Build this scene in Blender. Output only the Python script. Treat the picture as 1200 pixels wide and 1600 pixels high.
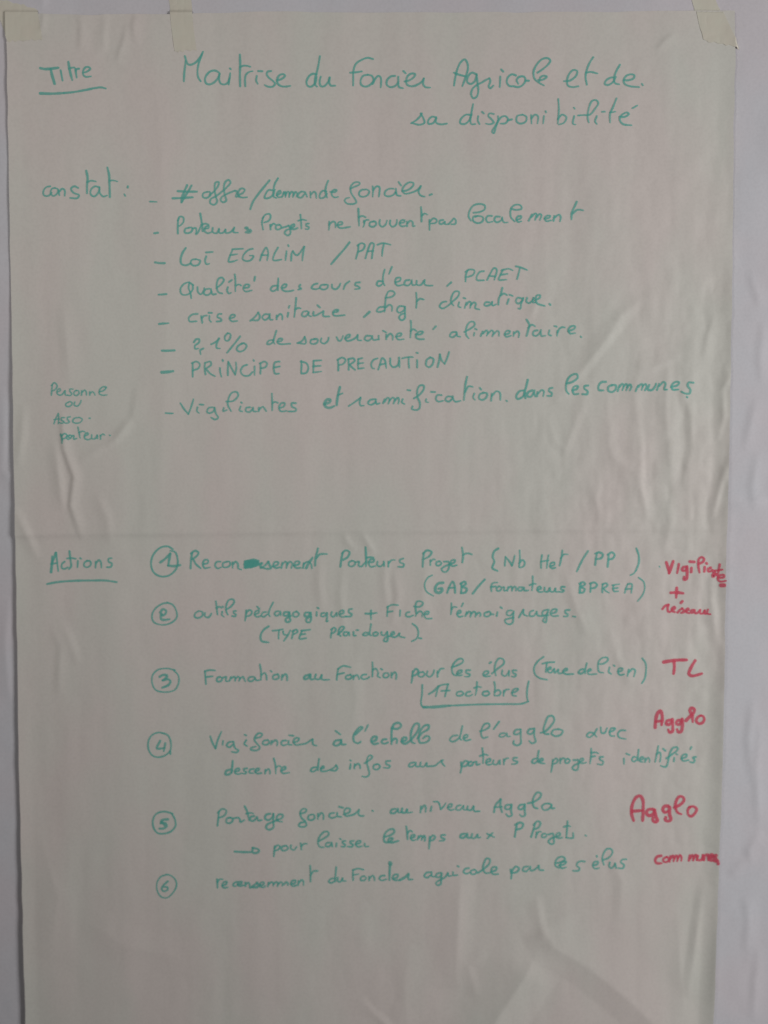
import bpy, math, random
import numpy as np

sc = bpy.context.scene
for o in list(bpy.data.objects):
    bpy.data.objects.remove(o, do_unlink=True)
COL = sc.collection

# ------------------------------------------------------------------ camera
DIST = 0.70                       # metres from the lens to the wall
PITCH = math.radians(2.7)         # phone tilted slightly down
FPX = 1200.0                      # focal length in photograph pixels (27 mm equivalent)
cam_d = bpy.data.cameras.new("camera")
cam_d.sensor_fit = 'VERTICAL'
cam_d.sensor_height = 36.0
cam_d.sensor_width = 27.0
cam_d.lens = 36.0 * FPX / 1600.0
cam_d.clip_start = 0.02
cam_d.clip_end = 20.0
cam_d.dof.use_dof = True
cam_d.dof.focus_distance = 0.664
cam_d.dof.aperture_fstop = 1.35
cam = bpy.data.objects.new("camera", cam_d)
cam.location = (0.0, -DIST, 0.0)
cam.rotation_euler = (math.radians(90) - PITCH, 0.0, 0.0)
COL.objects.link(cam)
sc.camera = cam

# ------------------------------------------------------------------ light of the room
sc.view_settings.view_transform = 'Standard'
sc.view_settings.look = 'None'
sc.view_settings.exposure = 0.0
sc.view_settings.gamma = 1.0
w = bpy.data.worlds.new("World")
sc.world = w
w.use_nodes = True
w.node_tree.nodes['Background'].inputs[0].default_value = (0.96, 0.98, 1.0, 1)
w.node_tree.nodes['Background'].inputs[1].default_value = 0.035


def area(name, loc, size_x, size_y, power, color):
    d = bpy.data.lights.new(name, 'AREA')
    d.shape = 'RECTANGLE'
    d.size = size_x
    d.size_y = size_y
    d.energy = power
    d.color = color
    o = bpy.data.objects.new(name, d)
    o.location = loc
    v = -np.array(loc)
    from mathutils import Vector
    o.rotation_euler = Vector(v).to_track_quat('-Z', 'Y').to_euler()
    COL.objects.link(o)
    return o


area("window_light", (1.684, -1.13, -0.065), 0.55, 0.8, 27.4, (0.98, 0.99, 1.0))
area("added_fill_light", (-0.46, -0.80, 0.36), 0.22, 0.22, 1.75, (1.0, 0.985, 0.96))  # added fill lamp, placed to fit the brightness falloff across the sheet

# ------------------------------------------------------------------ photograph pixel -> point of the wall
CT, ST = math.cos(PITCH), math.sin(PITCH)


def on_plane(px, py, depth=0.0):
    """wall coordinates (x, z) seen at a place of the photograph, on a surface standing depth metres off the wall"""
    a = (np.asarray(px, float) - 600) / FPX
    b = (np.asarray(py, float) - 800) / FPX
    t = (DIST - depth) / (CT - b * ST)
    return a * t, (-ST - b * CT) * t


# ------------------------------------------------------------------ relief of the wall and of the sheet
RES = 0.0008
GX0, GX1, GZ0, GZ1 = -0.44, 0.44, -0.66, 0.50
NX = int((GX1 - GX0) / RES) + 1
NZ = int((GZ1 - GZ0) / RES) + 1
gx = GX0 + np.arange(NX) * RES
gz = GZ0 + np.arange(NZ) * RES
XX, ZZ = np.meshgrid(gx, gz)
rng = np.random.default_rng(7)


def value_noise(sx, sz, seed, x=XX, z=ZZ):
    r = np.random.default_rng(seed)
    n = 256
    tab = r.uniform(-1, 1, (n, n))
    u = (x + 3.0) / sx
    v = (z + 3.0) / sz
    iu = np.floor(u).astype(int)
    iv = np.floor(v).astype(int)
    fu = u - iu
    fv = v - iv
    fu = fu * fu * fu * (fu * (fu * 6 - 15) + 10)
    fv = fv * fv * fv * (fv * (fv * 6 - 15) + 10)
    a = tab[iv % n, iu % n]
    b = tab[iv % n, (iu + 1) % n]
    c = tab[(iv + 1) % n, iu % n]
    d = tab[(iv + 1) % n, (iu + 1) % n]
    return (a * (1 - fu) + b * fu) * (1 - fv) + (c * (1 - fu) + d * fu) * fv


def blur(h, k):
    for ax in (0, 1):
        p = np.pad(h, [(k, k) if i == ax else (0, 0) for i in (0, 1)], mode='edge')
        c = np.cumsum(p, axis=ax)
        z = np.zeros_like(np.take(c, [0], axis=ax))
        c = np.concatenate([z, c], axis=ax)
        n = h.shape[ax]
        h = (np.take(c, range(2 * k + 1, 2 * k + 1 + n), axis=ax) - np.take(c, range(0, n), axis=ax)) / (2 * k + 1)
    return h


crease_gain = 1.05


def crease(h, pts, drop, rise, amp, side=1, quick=False):
    """a fold along a line of photograph places: a gentle rise over `rise` metres and a steep
    fall over `drop` metres on the right of it (side=-1: on the left), fading out at both ends"""
    X, Z = on_plane([p[0] for p in pts], [p[1] for p in pts], 0.003)
    seg = np.hypot(np.diff(X), np.diff(Z))
    cum = np.concatenate([[0], np.cumsum(seg)])
    L = cum[-1]
    pad = max(drop, rise)
    i0 = max(0, int((X.min() - pad - GX0) / RES)); i1 = min(NX, int((X.max() + pad - GX0) / RES) + 2)
    j0 = max(0, int((Z.min() - pad - GZ0) / RES)); j1 = min(NZ, int((Z.max() + pad - GZ0) / RES) + 2)
    if i1 <= i0 or j1 <= j0:
        return
    x = XX[j0:j1, i0:i1]; z = ZZ[j0:j1, i0:i1]
    best = np.full(x.shape, 1e9); sgn = np.zeros(x.shape); along = np.zeros(x.shape)
    for k in range(len(seg)):
        dx, dz = (X[k + 1] - X[k]) / seg[k], (Z[k + 1] - Z[k]) / seg[k]
        s = (x - X[k]) * dx + (z - Z[k]) * dz
        sc_ = np.clip(s, 0, seg[k])
        d = np.hypot(x - X[k] - sc_ * dx, z - Z[k] - sc_ * dz)
        cr = (x - X[k]) * (-dz) - (z - Z[k]) * (-dx)
        cr = (x - X[k]) * dz - (z - Z[k]) * dx      # >0 on one side
        m = d < best
        best[m] = d[m]; sgn[m] = np.sign(cr[m]); along[m] = (cum[k] + sc_)[m]
    # make "right" mean +x whatever the direction the line was given in
    if Z[-1] > Z[0]:
        pass
    else:
        sgn = -sgn
    s = best * sgn * side
    taper = np.sin(np.pi * np.clip(along / L, 0, 1)) ** 0.6 * crease_gain
    if quick:
        taper = np.clip(along / quick, 0, 1)
        taper = taper * taper * (3 - 2 * taper) * np.clip((L - along) / 0.010, 0, 1)
    prof = np.where(s > 0, np.clip(1 - s / drop, 0, 1), np.clip(1 + s / rise, 0, 1) ** 1.5)
    h[j0:j1, i0:i1] += amp * prof * taper


# --- wall: white papered wall with shallow dents and wrinkles
WALL = 0.0009 * value_noise(0.11, 0.16, 3) + 0.0004 * value_noise(0.035, 0.06, 4) \
    + 0.00012 * value_noise(0.011, 0.017, 5)
for c in ([(1176, 420), (1180, 445), (1192, 480)], [(1185, 620), (1176, 660), (1166, 705)],
          [(1188, 705), (1178, 760), (1184, 800)], [(1193, 1130), (1184, 1200), (1188, 1300)],
          [(1192, 1300), (1172, 1330), (1180, 1352)], [(1142, 1370), (1160, 1352), (1176, 1340)],
          [(1180, 1090), (1172, 1150), (1178, 1230)], [(1196, 500), (1190, 560), (1194, 600)],
          [(1190, 1480), (1182, 1540), (1180, 1600)], [(1166, 1400), (1172, 1440), (1168, 1490)]):
    crease(WALL, c, 0.0060, 0.012, 0.0007, -1)
for c in ([(60, -40), (66, 0), (63, 12)], [(520, -30), (528, 0), (535, 14)], [(1032, -30), (1027, 4), (1030, 20)],
          [(2, 600), (4, 680), (0, 760)], [(10, 930), (6, 1010), (12, 1100)], [(1130, 780), (1165, 786), (1200, 780)],
          [(0, 742), (9, 742), (20, 744)]):
    crease(WALL, c, 0.004, 0.012, 0.0007, 1)
WALL = blur(WALL, 2)

# --- outline of the sheet, read off the photograph
LE = np.array([(6, 22), (8, 100), (11, 300), (16, 500), (18.5, 700), (22, 830), (27, 1200), (33, 1400), (38.5, 1600), (43, 1745)], float)
RE = np.array([(1151, 17), (1152, 90), (1148.5, 200), (1147, 400), (1143, 590), (1141, 690), (1137, 800), (1134, 1000), (1129.5, 1200), (1123, 1400), (1116, 1600), (1111, 1745)], float)
lx, lz = on_plane(LE[:, 0], LE[:, 1], 0.005)
rx, rz = on_plane(RE[:, 0], RE[:, 1], 0.006)
TOPPX = 19.0
tz = float(on_plane(600, TOPPX, 0.002)[1])
bz = tz - 1.0
z_of = ZZ[:, :1]


def edge(zv, ex, ez):
    return np.interp(-zv, -ez, ex)


def left_edge(zv):
    return edge(zv, lx, lz)


def right_edge(zv):
    return edge(zv, rx, rz)


def top_edge(u):
    """height of the upper edge for u = 0..1 across the sheet (px, read off the photograph)"""
    py = np.interp(u, [0, 0.03, 0.08, 0.22, 0.35, 0.7, 0.93, 1.0], [24, 20, 22, 22, 18, 19, 17, 17])
    return on_plane(600, py, 0.002)[1]


# --- relief of the sheet
hang = np.clip((tz - ZZ) / 1.0, 0, 1)
LX = left_edge(z_of) + 0 * XX
RX = right_edge(z_of) + 0 * XX
PAPER = 0.0013 + 0.0009 * hang + 0.0007 * value_noise(0.19, 0.34, 11) * (0.3 + hang)
PAPER += 0.00034 * value_noise(0.034, 0.16, 12) + 0.00007 * value_noise(0.011, 0.06, 13)
region = np.clip((XX - 0.02) / 0.28, 0, 1) * np.clip(1 - np.abs(ZZ + 0.02) / 0.42, 0, 1)
crump = np.abs(value_noise(0.026, 0.045, 14)) + 0.5 * np.abs(value_noise(0.013, 0.021, 15))
PAPER += 0.0007 * crump * (0.12 + 1.0 * region)
crump2 = np.abs(value_noise(0.045, 0.075, 24) + 0.35 * value_noise(0.017, 0.03, 25))
PAPER += 0.00030 * np.abs(value_noise(0.0075, 0.012, 44) + 0.5 * value_noise(0.016, 0.022, 45)) * (0.05 + region)
facet = np.abs(value_noise(0.012, 0.030, 54) + 0.7 * value_noise(0.022, 0.018, 55)) - np.abs(value_noise(0.019, 0.026, 56))
PAPER += 0.00030 * facet * (0.22 + region)
PAPER += 0.0009 * crump2 * (0.25 + 0.5 * region)
# side edges come off the wall
dl = np.clip(XX - LX, 0, None)
dr = np.clip(RX - XX, 0, None)
PAPER += 0.0009 * (0.15 + 0.85 * hang) * np.clip(1 - dl / 0.013, 0, 1) ** 1.4 * (1 + 0.25 * value_noise(0.2, 0.12, 16))
PAPER += 0.0027 * (0.35 + 0.65 * hang) * np.clip(1 - dr / 0.014, 0, 1) ** 1.5 * (1 + 0.45 * value_noise(0.2, 0.075, 17))
# pressed flat where tape holds it
for (px, py, rad) in ((30, 40, 0.03), (288, 40, 0.03), (1130, 45, 0.035)):
    cx, cz = on_plane(px, py)
    g = np.exp(-(((XX - cx) ** 2 + (ZZ - cz) ** 2) / rad ** 2))
    PAPER = PAPER * (1 - 0.5 * g) + 0.0013 * 0.5 * g
# folds that catch the light (side 1) or lie in shade (side -1)
for fold in (
    ([(1003, 462), (955, 520), (905, 585), (866, 628)], 0.0065, 0.014, 0.00105, 1),
    ([(992, 572), (1020, 575), (1062, 555)], 0.005, 0.012, 0.0007, 1),
    ([(1066, 560), (1062, 600), (1080, 650), (1082, 700), (1062, 775)], 0.006, 0.022, 0.0010, -1),
    ([(1046, 560), (1040, 620), (1043, 690), (1050, 760)], 0.012, 0.010, 0.0009, 1),
    ([(1134, 725), (1124, 760), (1112, 810)], 0.004, 0.008, 0.0011, 1),
    ([(1141, 580), (1128, 610), (1130, 650), (1120, 690)], 0.004, 0.009, 0.0010, 1),
    ([(1118, 490), (1106, 525), (1100, 560)], 0.004, 0.010, 0.0007, -1),
    ([(958, 655), (950, 690), (957, 715), (1000, 745)], 0.008, 0.012, 0.0008, 1),
    ([(855, 650), (868, 690), (884, 702), (912, 625)], 0.006, 0.010, 0.0007, 1),
    ([(1000, 560), (992, 620), (1002, 700), (990, 800)], 0.012, 0.012, 0.0007, 1),
    ([(934, 755), (930, 780), (938, 815)], 0.005, 0.008, 0.0006, 1),
    ([(1004, 715), (1000, 760), (1012, 815)], 0.005, 0.008, 0.0008, 1),
    ([(1040, 770), (1046, 820), (1036, 870)], 0.006, 0.010, 0.0007, 1),
    ([(860, 468), (838, 475), (828, 498)], 0.004, 0.008, 0.0005, 1),
    ([(985, 478), (965, 500), (955, 515)], 0.003, 0.008, 0.0005, 1),
    # left of the sheet
    ([(96, 640), (100, 700), (116, 745), (111, 790), (130, 845)], 0.004, 0.009, 0.0013, -1),
    ([(84, 690), (92, 745), (98, 800)], 0.005, 0.010, 0.0009, 1),
    ([(205, 658), (180, 688), (150, 705), (122, 722)], 0.005, 0.010, 0.0009, 1),
    ([(215, 600), (208, 650), (168, 702)], 0.005, 0.012, 0.0006, -1),
    ([(150, 770), (168, 810), (172, 850)], 0.006, 0.010, 0.0006, 1),
    ([(22, 792), (40, 830), (58, 875)], 0.006, 0.010, 0.0009, 1),
    ([(98, 470), (104, 540), (108, 600)], 0.008, 0.014, 0.0007, -1),
    ([(36, 630), (34, 680), (26, 730)], 0.006, 0.008, 0.0007, 1),
    ([(80, 980), (95, 1010), (90, 1090)], 0.006, 0.010, 0.0006, -1),
    ([(95, 975), (108, 1000), (122, 1040)], 0.006, 0.010, 0.0006, 1),
    # top left
    ([(196, 40), (193, 60), (180, 98)], 0.003, 0.009, 0.0006, -1),
    ([(122, 16), (126, 40), (124, 80)], 0.004, 0.010, 0.0006, -1),
    ([(162, 16), (162, 40), (160, 85)], 0.005, 0.010, 0.0006, 1),
    ([(62, 14), (66, 24), (62, 50)], 0.002, 0.006, 0.0006, -1),
    ([(212, 18), (208, 40), (212, 70)], 0.004, 0.010, 0.0006, -1),
    ([(1056, 52), (1040, 62), (1025, 80)], 0.003, 0.008, 0.0005, -1),
    ([(235, 20), (262, 400), (250, 820)], 0.03, 0.03, 0.0007, 1),
    ([(700, 250), (715, 560), (690, 820)], 0.04, 0.03, 0.0006, -1),
    # lower middle
    ([(538, 832), (541, 845), (556, 862)], 0.004, 0.006, 0.0006, 1),
    ([(566, 832), (572, 845), (586, 866)], 0.004, 0.006, 0.0007, 1),
    ([(500, 870), (498, 910), (503, 960)], 0.006, 0.008, 0.0005, 1),
    ([(536, 880), (532, 930), (538, 990)], 0.006, 0.008, 0.0005, 1),
    ([(603, 870), (600, 910), (606, 955)], 0.005, 0.008, 0.0006, 1),
    ([(616, 890), (622, 930), (612, 980)], 0.005, 0.008, 0.0006, -1),
    ([(668, 870), (660, 930), (668, 980)], 0.008, 0.010, 0.0005, 1),
    ([(882, 890), (900, 950), (920, 995)], 0.007, 0.012, 0.0008, -1),
    ([(955, 985), (965, 1030), (985, 1068)], 0.006, 0.010, 0.0007, 1),
    ([(1112, 890), (1110, 930), (1120, 1010)], 0.006, 0.012, 0.0010, 1),
    ([(1096, 880), (1092, 930), (1088, 1000)], 0.008, 0.012, 0.0007, 1),
    ([(548, 1020), (556, 1090), (548, 1150)], 0.010, 0.014, 0.0005, 1),
    # bottom of the sheet
    ([(844, 1442), (864, 1480), (920, 1512), (985, 1565), (1060, 1640)], 0.022, 0.040, 0.0018, -1, 0.012),
    ([(846, 1478), (830, 1508), (806, 1546), (782, 1582), (740, 1650)], 0.030, 0.040, 0.0038, 1, 0.036),
    ([(722, 1350), (716, 1440), (712, 1545)], 0.030, 0.016, 0.0013, -1),
    ([(838, 1400), (844, 1440), (850, 1470)], 0.006, 0.012, 0.0007, 1),
    ([(952, 1325), (972, 1380), (968, 1440)], 0.008, 0.014, 0.0006, -1),
    ([(1102, 1368), (1094, 1420), (1084, 1490), (1074, 1560)], 0.007, 0.018, 0.0012, -1),
    ([(1060, 1430), (1062, 1500), (1070, 1600)], 0.010, 0.014, 0.0006, 1),
    ([(640, 1480), (632, 1540), (636, 1620)], 0.012, 0.014, 0.0005, 1),
    ([(560, 1560), (590, 1590), (640, 1640)], 0.006, 0.012, 0.0007, 1),
    ([(760, 1490), (732, 1510), (745, 1560)], 0.006, 0.010, 0.0005, 1),
    ([(130, 1440), (200, 1480), (290, 1500)], 0.02, 0.02, 0.0005, 1),
    ([(60, 1300), (90, 1400), (80, 1500)], 0.02, 0.02, 0.0006, -1),
):
    crease(PAPER, *fold)
# the two half folds of the sheet, running across it
for (x0, y0), (x1, y1), width, amp in (((20, 836), (1136, 826), 0.0022, 0.0017), ((60, 486), (1080, 492), 0.0022, 0.00035)):
    ax, az = on_plane(x0, y0); bx_, bz_ = on_plane(x1, y1)
    zc = az + (XX - ax) / (bx_ - ax) * (bz_ - az) + 0.0006 * value_noise(0.08, 9.0, 31)
    d = ZZ - zc
    PAPER += amp * np.where(d > 0, np.exp(-d / 0.03), np.exp(d / width)) * (0.7 + 0.3 * value_noise(0.05, 9.0, 32))
PAPER = blur(PAPER, 1)
PAPER = np.maximum(PAPER, WALL + 0.0007)
INSIDE = (XX > LX - 0.0016) & (XX < RX + 0.0016) & (ZZ < tz + 0.0010)
OVER = np.maximum(blur(np.where(INSIDE, PAPER, WALL), 2), np.where(INSIDE, PAPER, WALL))      # what a strip of tape laid over both lies on


def sample(H, x, z):
    u = np.clip((np.asarray(x, float) - GX0) / RES, 0, NX - 1.001)
    v = np.clip((np.asarray(z, float) - GZ0) / RES, 0, NZ - 1.001)
    iu = u.astype(int); iv = v.astype(int)
    fu = u - iu; fv = v - iv
    return (H[iv, iu] * (1 - fu) + H[iv, iu + 1] * fu) * (1 - fv) + (H[iv + 1, iu] * (1 - fu) + H[iv + 1, iu + 1] * fu) * fv


# ------------------------------------------------------------------ materials
def new_mat(name):
    m = bpy.data.materials.new(name)
    m.use_nodes = True
    nt = m.node_tree
    nt.nodes.clear()
    out = nt.nodes.new('ShaderNodeOutputMaterial')
    return m, nt, out


def paper_like(name, base, tint_a, tint_b, amount, rough, bump, scale=260.0, streak=True):
    m, nt, out = new_mat(name)
    N, L = nt.nodes, nt.links
    p = N.new('ShaderNodeBsdfPrincipled')
    p.inputs['Roughness'].default_value = rough
    p.inputs['Specular IOR Level'].default_value = 0.25
    tc = N.new('ShaderNodeTexCoord')
    mp = N.new('ShaderNodeMapping')
    mp.inputs['Scale'].default_value = (1, 1, 0.45 if streak else 1)
    L.new(tc.outputs['Object'], mp.inputs['Vector'])
    n1 = N.new('ShaderNodeTexNoise')
    n1.inputs['Scale'].default_value = 11.0
    n1.inputs['Detail'].default_value = 3.0
    L.new(mp.outputs['Vector'], n1.inputs['Vector'])
    r1 = N.new('ShaderNodeValToRGB')
    r1.color_ramp.elements[0].position = 0.38
    r1.color_ramp.elements[0].color = (*tint_a, 1)
    r1.color_ramp.elements[1].position = 0.62
    r1.color_ramp.elements[1].color = (*tint_b, 1)
    L.new(n1.outputs['Fac'], r1.inputs['Fac'])
    mx = N.new('ShaderNodeMix')
    mx.data_type = 'RGBA'
    mx.inputs[0].default_value = amount
    mx.inputs[6].default_value = (*base, 1)
    L.new(r1.outputs['Color'], mx.inputs[7])
    # small grey flecks of recycled fibre
    n2 = N.new('ShaderNodeTexNoise')
    n2.inputs['Scale'].default_value = 420.0
    n2.inputs['Detail'].default_value = 2.0
    L.new(tc.outputs['Object'], n2.inputs['Vector'])
    r2 = N.new('ShaderNodeValToRGB')
    r2.color_ramp.elements[0].position = 0.3
    r2.color_ramp.elements[0].color = (0.955, 0.955, 0.955, 1)
    r2.color_ramp.elements[1].position = 0.6
    r2.color_ramp.elements[1].color = (1, 1, 1, 1)
    L.new(n2.outputs['Fac'], r2.inputs['Fac'])
    mm = N.new('ShaderNodeMix')
    mm.data_type = 'RGBA'
    mm.blend_type = 'MULTIPLY'
    mm.inputs[0].default_value = 1.0
    L.new(mx.outputs[2], mm.inputs[6])
    L.new(r2.outputs['Color'], mm.inputs[7])
    L.new(mm.outputs[2], p.inputs['Base Color'])
    n3 = N.new('ShaderNodeTexNoise')
    n3.inputs['Scale'].default_value = scale
    n3.inputs['Detail'].default_value = 4.0
    L.new(tc.outputs['Object'], n3.inputs['Vector'])
    b = N.new('ShaderNodeBump')
    b.inputs['Strength'].default_value = bump
    b.inputs['Distance'].default_value = 0.0004
    L.new(n3.outputs['Fac'], b.inputs['Height'])
    L.new(b.outputs['Normal'], p.inputs['Normal'])
    L.new(p.outputs['BSDF'], out.inputs['Surface'])
    return m


M_PAPER = paper_like("off_white_paper", (0.676, 0.624, 0.568), (0.700, 0.604, 0.570), (0.645, 0.640, 0.575), 0.58, 0.62, 0.10)
M_WALL = paper_like("white_wallpaper", (0.632, 0.594, 0.616), (0.640, 0.582, 0.600), (0.605, 0.605, 0.630), 0.5, 0.7, 0.18, 160.0, False)


def ink(name, dense, tint):
    """felt pen ink: a thin coloured film, darker where strokes cross"""
    m, nt, out = new_mat(name)
    N, L = nt.nodes, nt.links
    tc = N.new('ShaderNodeTexCoord')
    n = N.new('ShaderNodeTexNoise')
    n.inputs['Scale'].default_value = 90.0
    n.inputs['Detail'].default_value = 3.0
    L.new(tc.outputs['Object'], n.inputs['Vector'])
    mr = N.new('ShaderNodeMapRange')
    mr.inputs['From Min'].default_value = 0.3
    mr.inputs['From Max'].default_value = 0.7
    mr.inputs['To Min'].default_value = 0.51
    mr.inputs['To Max'].default_value = 0.66
    L.new(n.outputs['Fac'], mr.inputs['Value'])
    p = N.new('ShaderNodeBsdfPrincipled')
    p.inputs['Base Color'].default_value = (*dense, 1)
    p.inputs['Roughness'].default_value = 0.55
    p.inputs['Specular IOR Level'].default_value = 0.2
    t = N.new('ShaderNodeBsdfTransparent')
    t.inputs['Color'].default_value = (*tint, 1)
    mix = N.new('ShaderNodeMixShader')
    L.new(mr.outputs['Result'], mix.inputs[0])
    L.new(t.outputs['BSDF'], mix.inputs[1])
    L.new(p.outputs['BSDF'], mix.inputs[2])
    L.new(mix.outputs['Shader'], out.inputs['Surface'])
    return m


M_GREEN = ink("green_marker_ink", (0.15, 0.56, 0.48), (0.94, 1.0, 0.99))
M_RED = ink("red_marker_ink", (0.85, 0.125, 0.19), (1.0, 0.76, 0.82))


def tape_mat():
    m, nt, out = new_mat("masking_tape")
    N, L = nt.nodes, nt.links
    tc = N.new('ShaderNodeTexCoord')
    n = N.new('ShaderNodeTexNoise')
    n.inputs['Scale'].default_value = 60.0
    n.inputs['Detail'].default_value = 4.0
    L.new(tc.outputs['Object'], n.inputs['Vector'])
    r = N.new('ShaderNodeValToRGB')
    r.color_ramp.elements[0].position = 0.3
    r.color_ramp.elements[0].color = (0.718, 0.652, 0.550, 1)
    r.color_ramp.elements[1].position = 0.7
    r.color_ramp.elements[1].color = (0.718, 0.680, 0.568, 1)
    L.new(n.outputs['Fac'], r.inputs['Fac'])
    p = N.new('ShaderNodeBsdfPrincipled')
    L.new(r.outputs['Color'], p.inputs['Base Color'])
    p.inputs['Roughness'].default_value = 0.5
    t = N.new('ShaderNodeBsdfTransparent')
    t.inputs['Color'].default_value = (0.99, 0.98, 0.95, 1)
    mix = N.new('ShaderNodeMixShader')
    mix.inputs[0].default_value = 0.90
    L.new(t.outputs['BSDF'], mix.inputs[1])
    L.new(p.outputs['BSDF'], mix.inputs[2])
    wv = N.new('ShaderNodeTexNoise')
    wv.inputs['Scale'].default_value = 350.0
    L.new(tc.outputs['Object'], wv.inputs['Vector'])
    b = N.new('ShaderNodeBump')
    b.inputs['Strength'].default_value = 0.12
    b.inputs['Distance'].default_value = 0.0004
    L.new(wv.outputs['Fac'], b.inputs['Height'])
    L.new(b.outputs['Normal'], p.inputs['Normal'])
    L.new(mix.outputs['Shader'], out.inputs['Surface'])
    return m


M_TAPE = tape_mat()


# ------------------------------------------------------------------ mesh helpers
def link_mesh(name, verts, faces, mat, parent=None, smooth=True):
    me = bpy.data.meshes.new(name)
    verts = np.asarray(verts, dtype=np.float32)
    faces = np.asarray(faces, dtype=np.int32)
    me.vertices.add(len(verts))
    me.vertices.foreach_set('co', verts.ravel())
    k = faces.shape[1]
    me.loops.add(faces.size)
    me.loops.foreach_set('vertex_index', faces.ravel())
    me.polygons.add(len(faces))
    me.polygons.foreach_set('loop_start', np.arange(len(faces), dtype=np.int32) * k)
    me.polygons.foreach_set('loop_total', np.full(len(faces), k, dtype=np.int32))
    me.polygons.foreach_set('use_smooth', np.full(len(faces), smooth, dtype=bool))
    me.materials.append(mat)
    me.update(calc_edges=True)
    me.validate()
    o = bpy.data.objects.new(name, me)
    COL.objects.link(o)
    if parent:
        o.parent = parent
    return o


def shell(X, Y, Z, thick):
    """closed thin sheet from grids of points (front towards -y), with a back and rims"""
    nz, nx = X.shape
    front = np.stack([X, Y, Z], -1).reshape(-1, 3)
    back = front + np.array([0, thick, 0])
    idx = np.arange(nz * nx).reshape(nz, nx)
    a, b, c, d = idx[:-1, :-1], idx[:-1, 1:], idx[1:, 1:], idx[1:, :-1]
    ff = np.stack([a, b, c, d], -1).reshape(-1, 4)
    n = nz * nx
    fb = np.stack([a, d, c, b], -1).reshape(-1, 4) + n
    verts = [front, back]
    faces = [ff, fb]
    base_n = 2 * n
    for line in (idx[0, :], idx[:, -1], idx[-1, ::-1], idx[::-1, 0]):     # rims keep their own points: crisp edges
        k = len(line)
        verts += [front[line], back[line]]
        p = base_n + np.arange(k - 1)
        faces.append(np.stack([p, p + k, p + k + 1, p + 1], -1))
        base_n += 2 * k
    return np.concatenate(verts), np.concatenate(faces)


# ------------------------------------------------------------------ wall
nx, nz = 560, 740
wx = np.linspace(-1.1, 1.1, 360)
wx = np.unique(np.concatenate([np.linspace(-1.3, -0.44, 60), np.linspace(-0.44, -0.27, 120), np.linspace(-0.27, 0.27, 60),
                               np.linspace(0.27, 0.44, 120), np.linspace(0.44, 1.3, 60)]))
wz = np.unique(np.concatenate([np.linspace(-1.3, -0.66, 45), np.linspace(-0.66, 0.50, 800), np.linspace(0.50, 1.2, 50)]))
WXg, WZg = np.meshgrid(wx, wz)
base = sample(WALL, WXg, WZg)
far = 0.0009 * value_noise(0.11, 0.16, 3, WXg, WZg) + 0.0004 * value_noise(0.035, 0.06, 4, WXg, WZg)
outm = (WXg < GX0 + 0.002) | (WXg > GX1 - 0.002) | (WZg < GZ0 + 0.002) | (WZg > GZ1 - 0.002)
hw = np.where(outm, far, base)
v, f = shell(WXg, -hw, WZg, 0.08)
wall = link_mesh("wall", v, f[:, ::-1], M_WALL)
wall["kind"] = "structure"

# ------------------------------------------------------------------ the sheet
NU, NV = 430, 640
U = np.linspace(0, 1, NU)
V = np.linspace(0, 1, NV)
UU, VV = np.meshgrid(U, V)
top = top_edge(UU)
Zs = top + (bz - top) * VV
Xs = left_edge(Zs) * (1 - UU) + right_edge(Zs) * UU
# the cut edges are not dead straight
Xs = Xs + 0.00035 * value_noise(0.5, 0.018, 41, Xs * 0, Zs) * (np.abs(UU - 0.5) * 2) ** 8
zs2 = Zs + 0.0006 * value_noise(0.02, 0.5, 42, Xs, Zs * 0) * (1 - VV) ** 30
Ys = -sample(PAPER, Xs, np.clip(Zs, GZ0, GZ1))
v, f = shell(Xs, Ys, zs2, 0.00014)
sheet = link_mesh("paper_sheet", v, f[:, ::-1], M_PAPER)
sheet["label"] = "large off-white flip chart sheet with green and red handwriting taped to the white wall"
sheet["category"] = "flip chart sheet"

# ------------------------------------------------------------------ masking tape
def tape(quad, n, label, seed):
    r = np.random.default_rng(seed)
    (ax, ay), (bx, by), (cx, cy), (dx, dy) = quad      # top left, top right, bottom right, bottom left
    s = np.linspace(0, 1, n)
    t = np.linspace(0, 1, n)
    S, T = np.meshgrid(s, t)
    px = (ax * (1 - S) + bx * S) * (1 - T) + (dx * (1 - S) + cx * S) * T
    py = (ay * (1 - S) + by * S) * (1 - T) + (dy * (1 - S) + cy * S) * T
    jag = np.interp(s, np.linspace(0, 1, 14), r.uniform(-2.2, 2.2, 14))
    py = py + jag[None, :] * (T ** 12 + (1 - T) ** 12)
    jag2 = np.interp(t, np.linspace(0, 1, 9), r.uniform(-0.6, 0.6, 9))
    px = px + jag2[:, None]
    X, Z = on_plane(px, py, 0.003)
    h = sample(OVER, X, Z) + 0.00016
    h += 0.00012 * np.abs(value_noise(0.006, 0.009, seed + 90, X, Z))
    v, f = shell(X, -h, Z, 0.00009)
    o = link_mesh("masking_tape", v, f[:, ::-1], M_TAPE)
    o["label"] = label
    o["category"] = "tape"
    o["group"] = "masking tape holding the top of the sheet"
    return o


tape(((-14, -8), (57, 12), (65, 60), (10, 63)), 60, "square piece of beige masking tape over the top left corner of the sheet", 1)
tape(((260, -22), (295, -22), (306, 77), (272, 80)), 60, "upright strip of cream masking tape on the top edge above the handwritten title", 2)
tape(((1079, -22), (1114, -18), (1158, 74), (1100, 62)), 60, "slanting strip of pale yellow masking tape over the top right corner of the sheet", 3)

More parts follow.
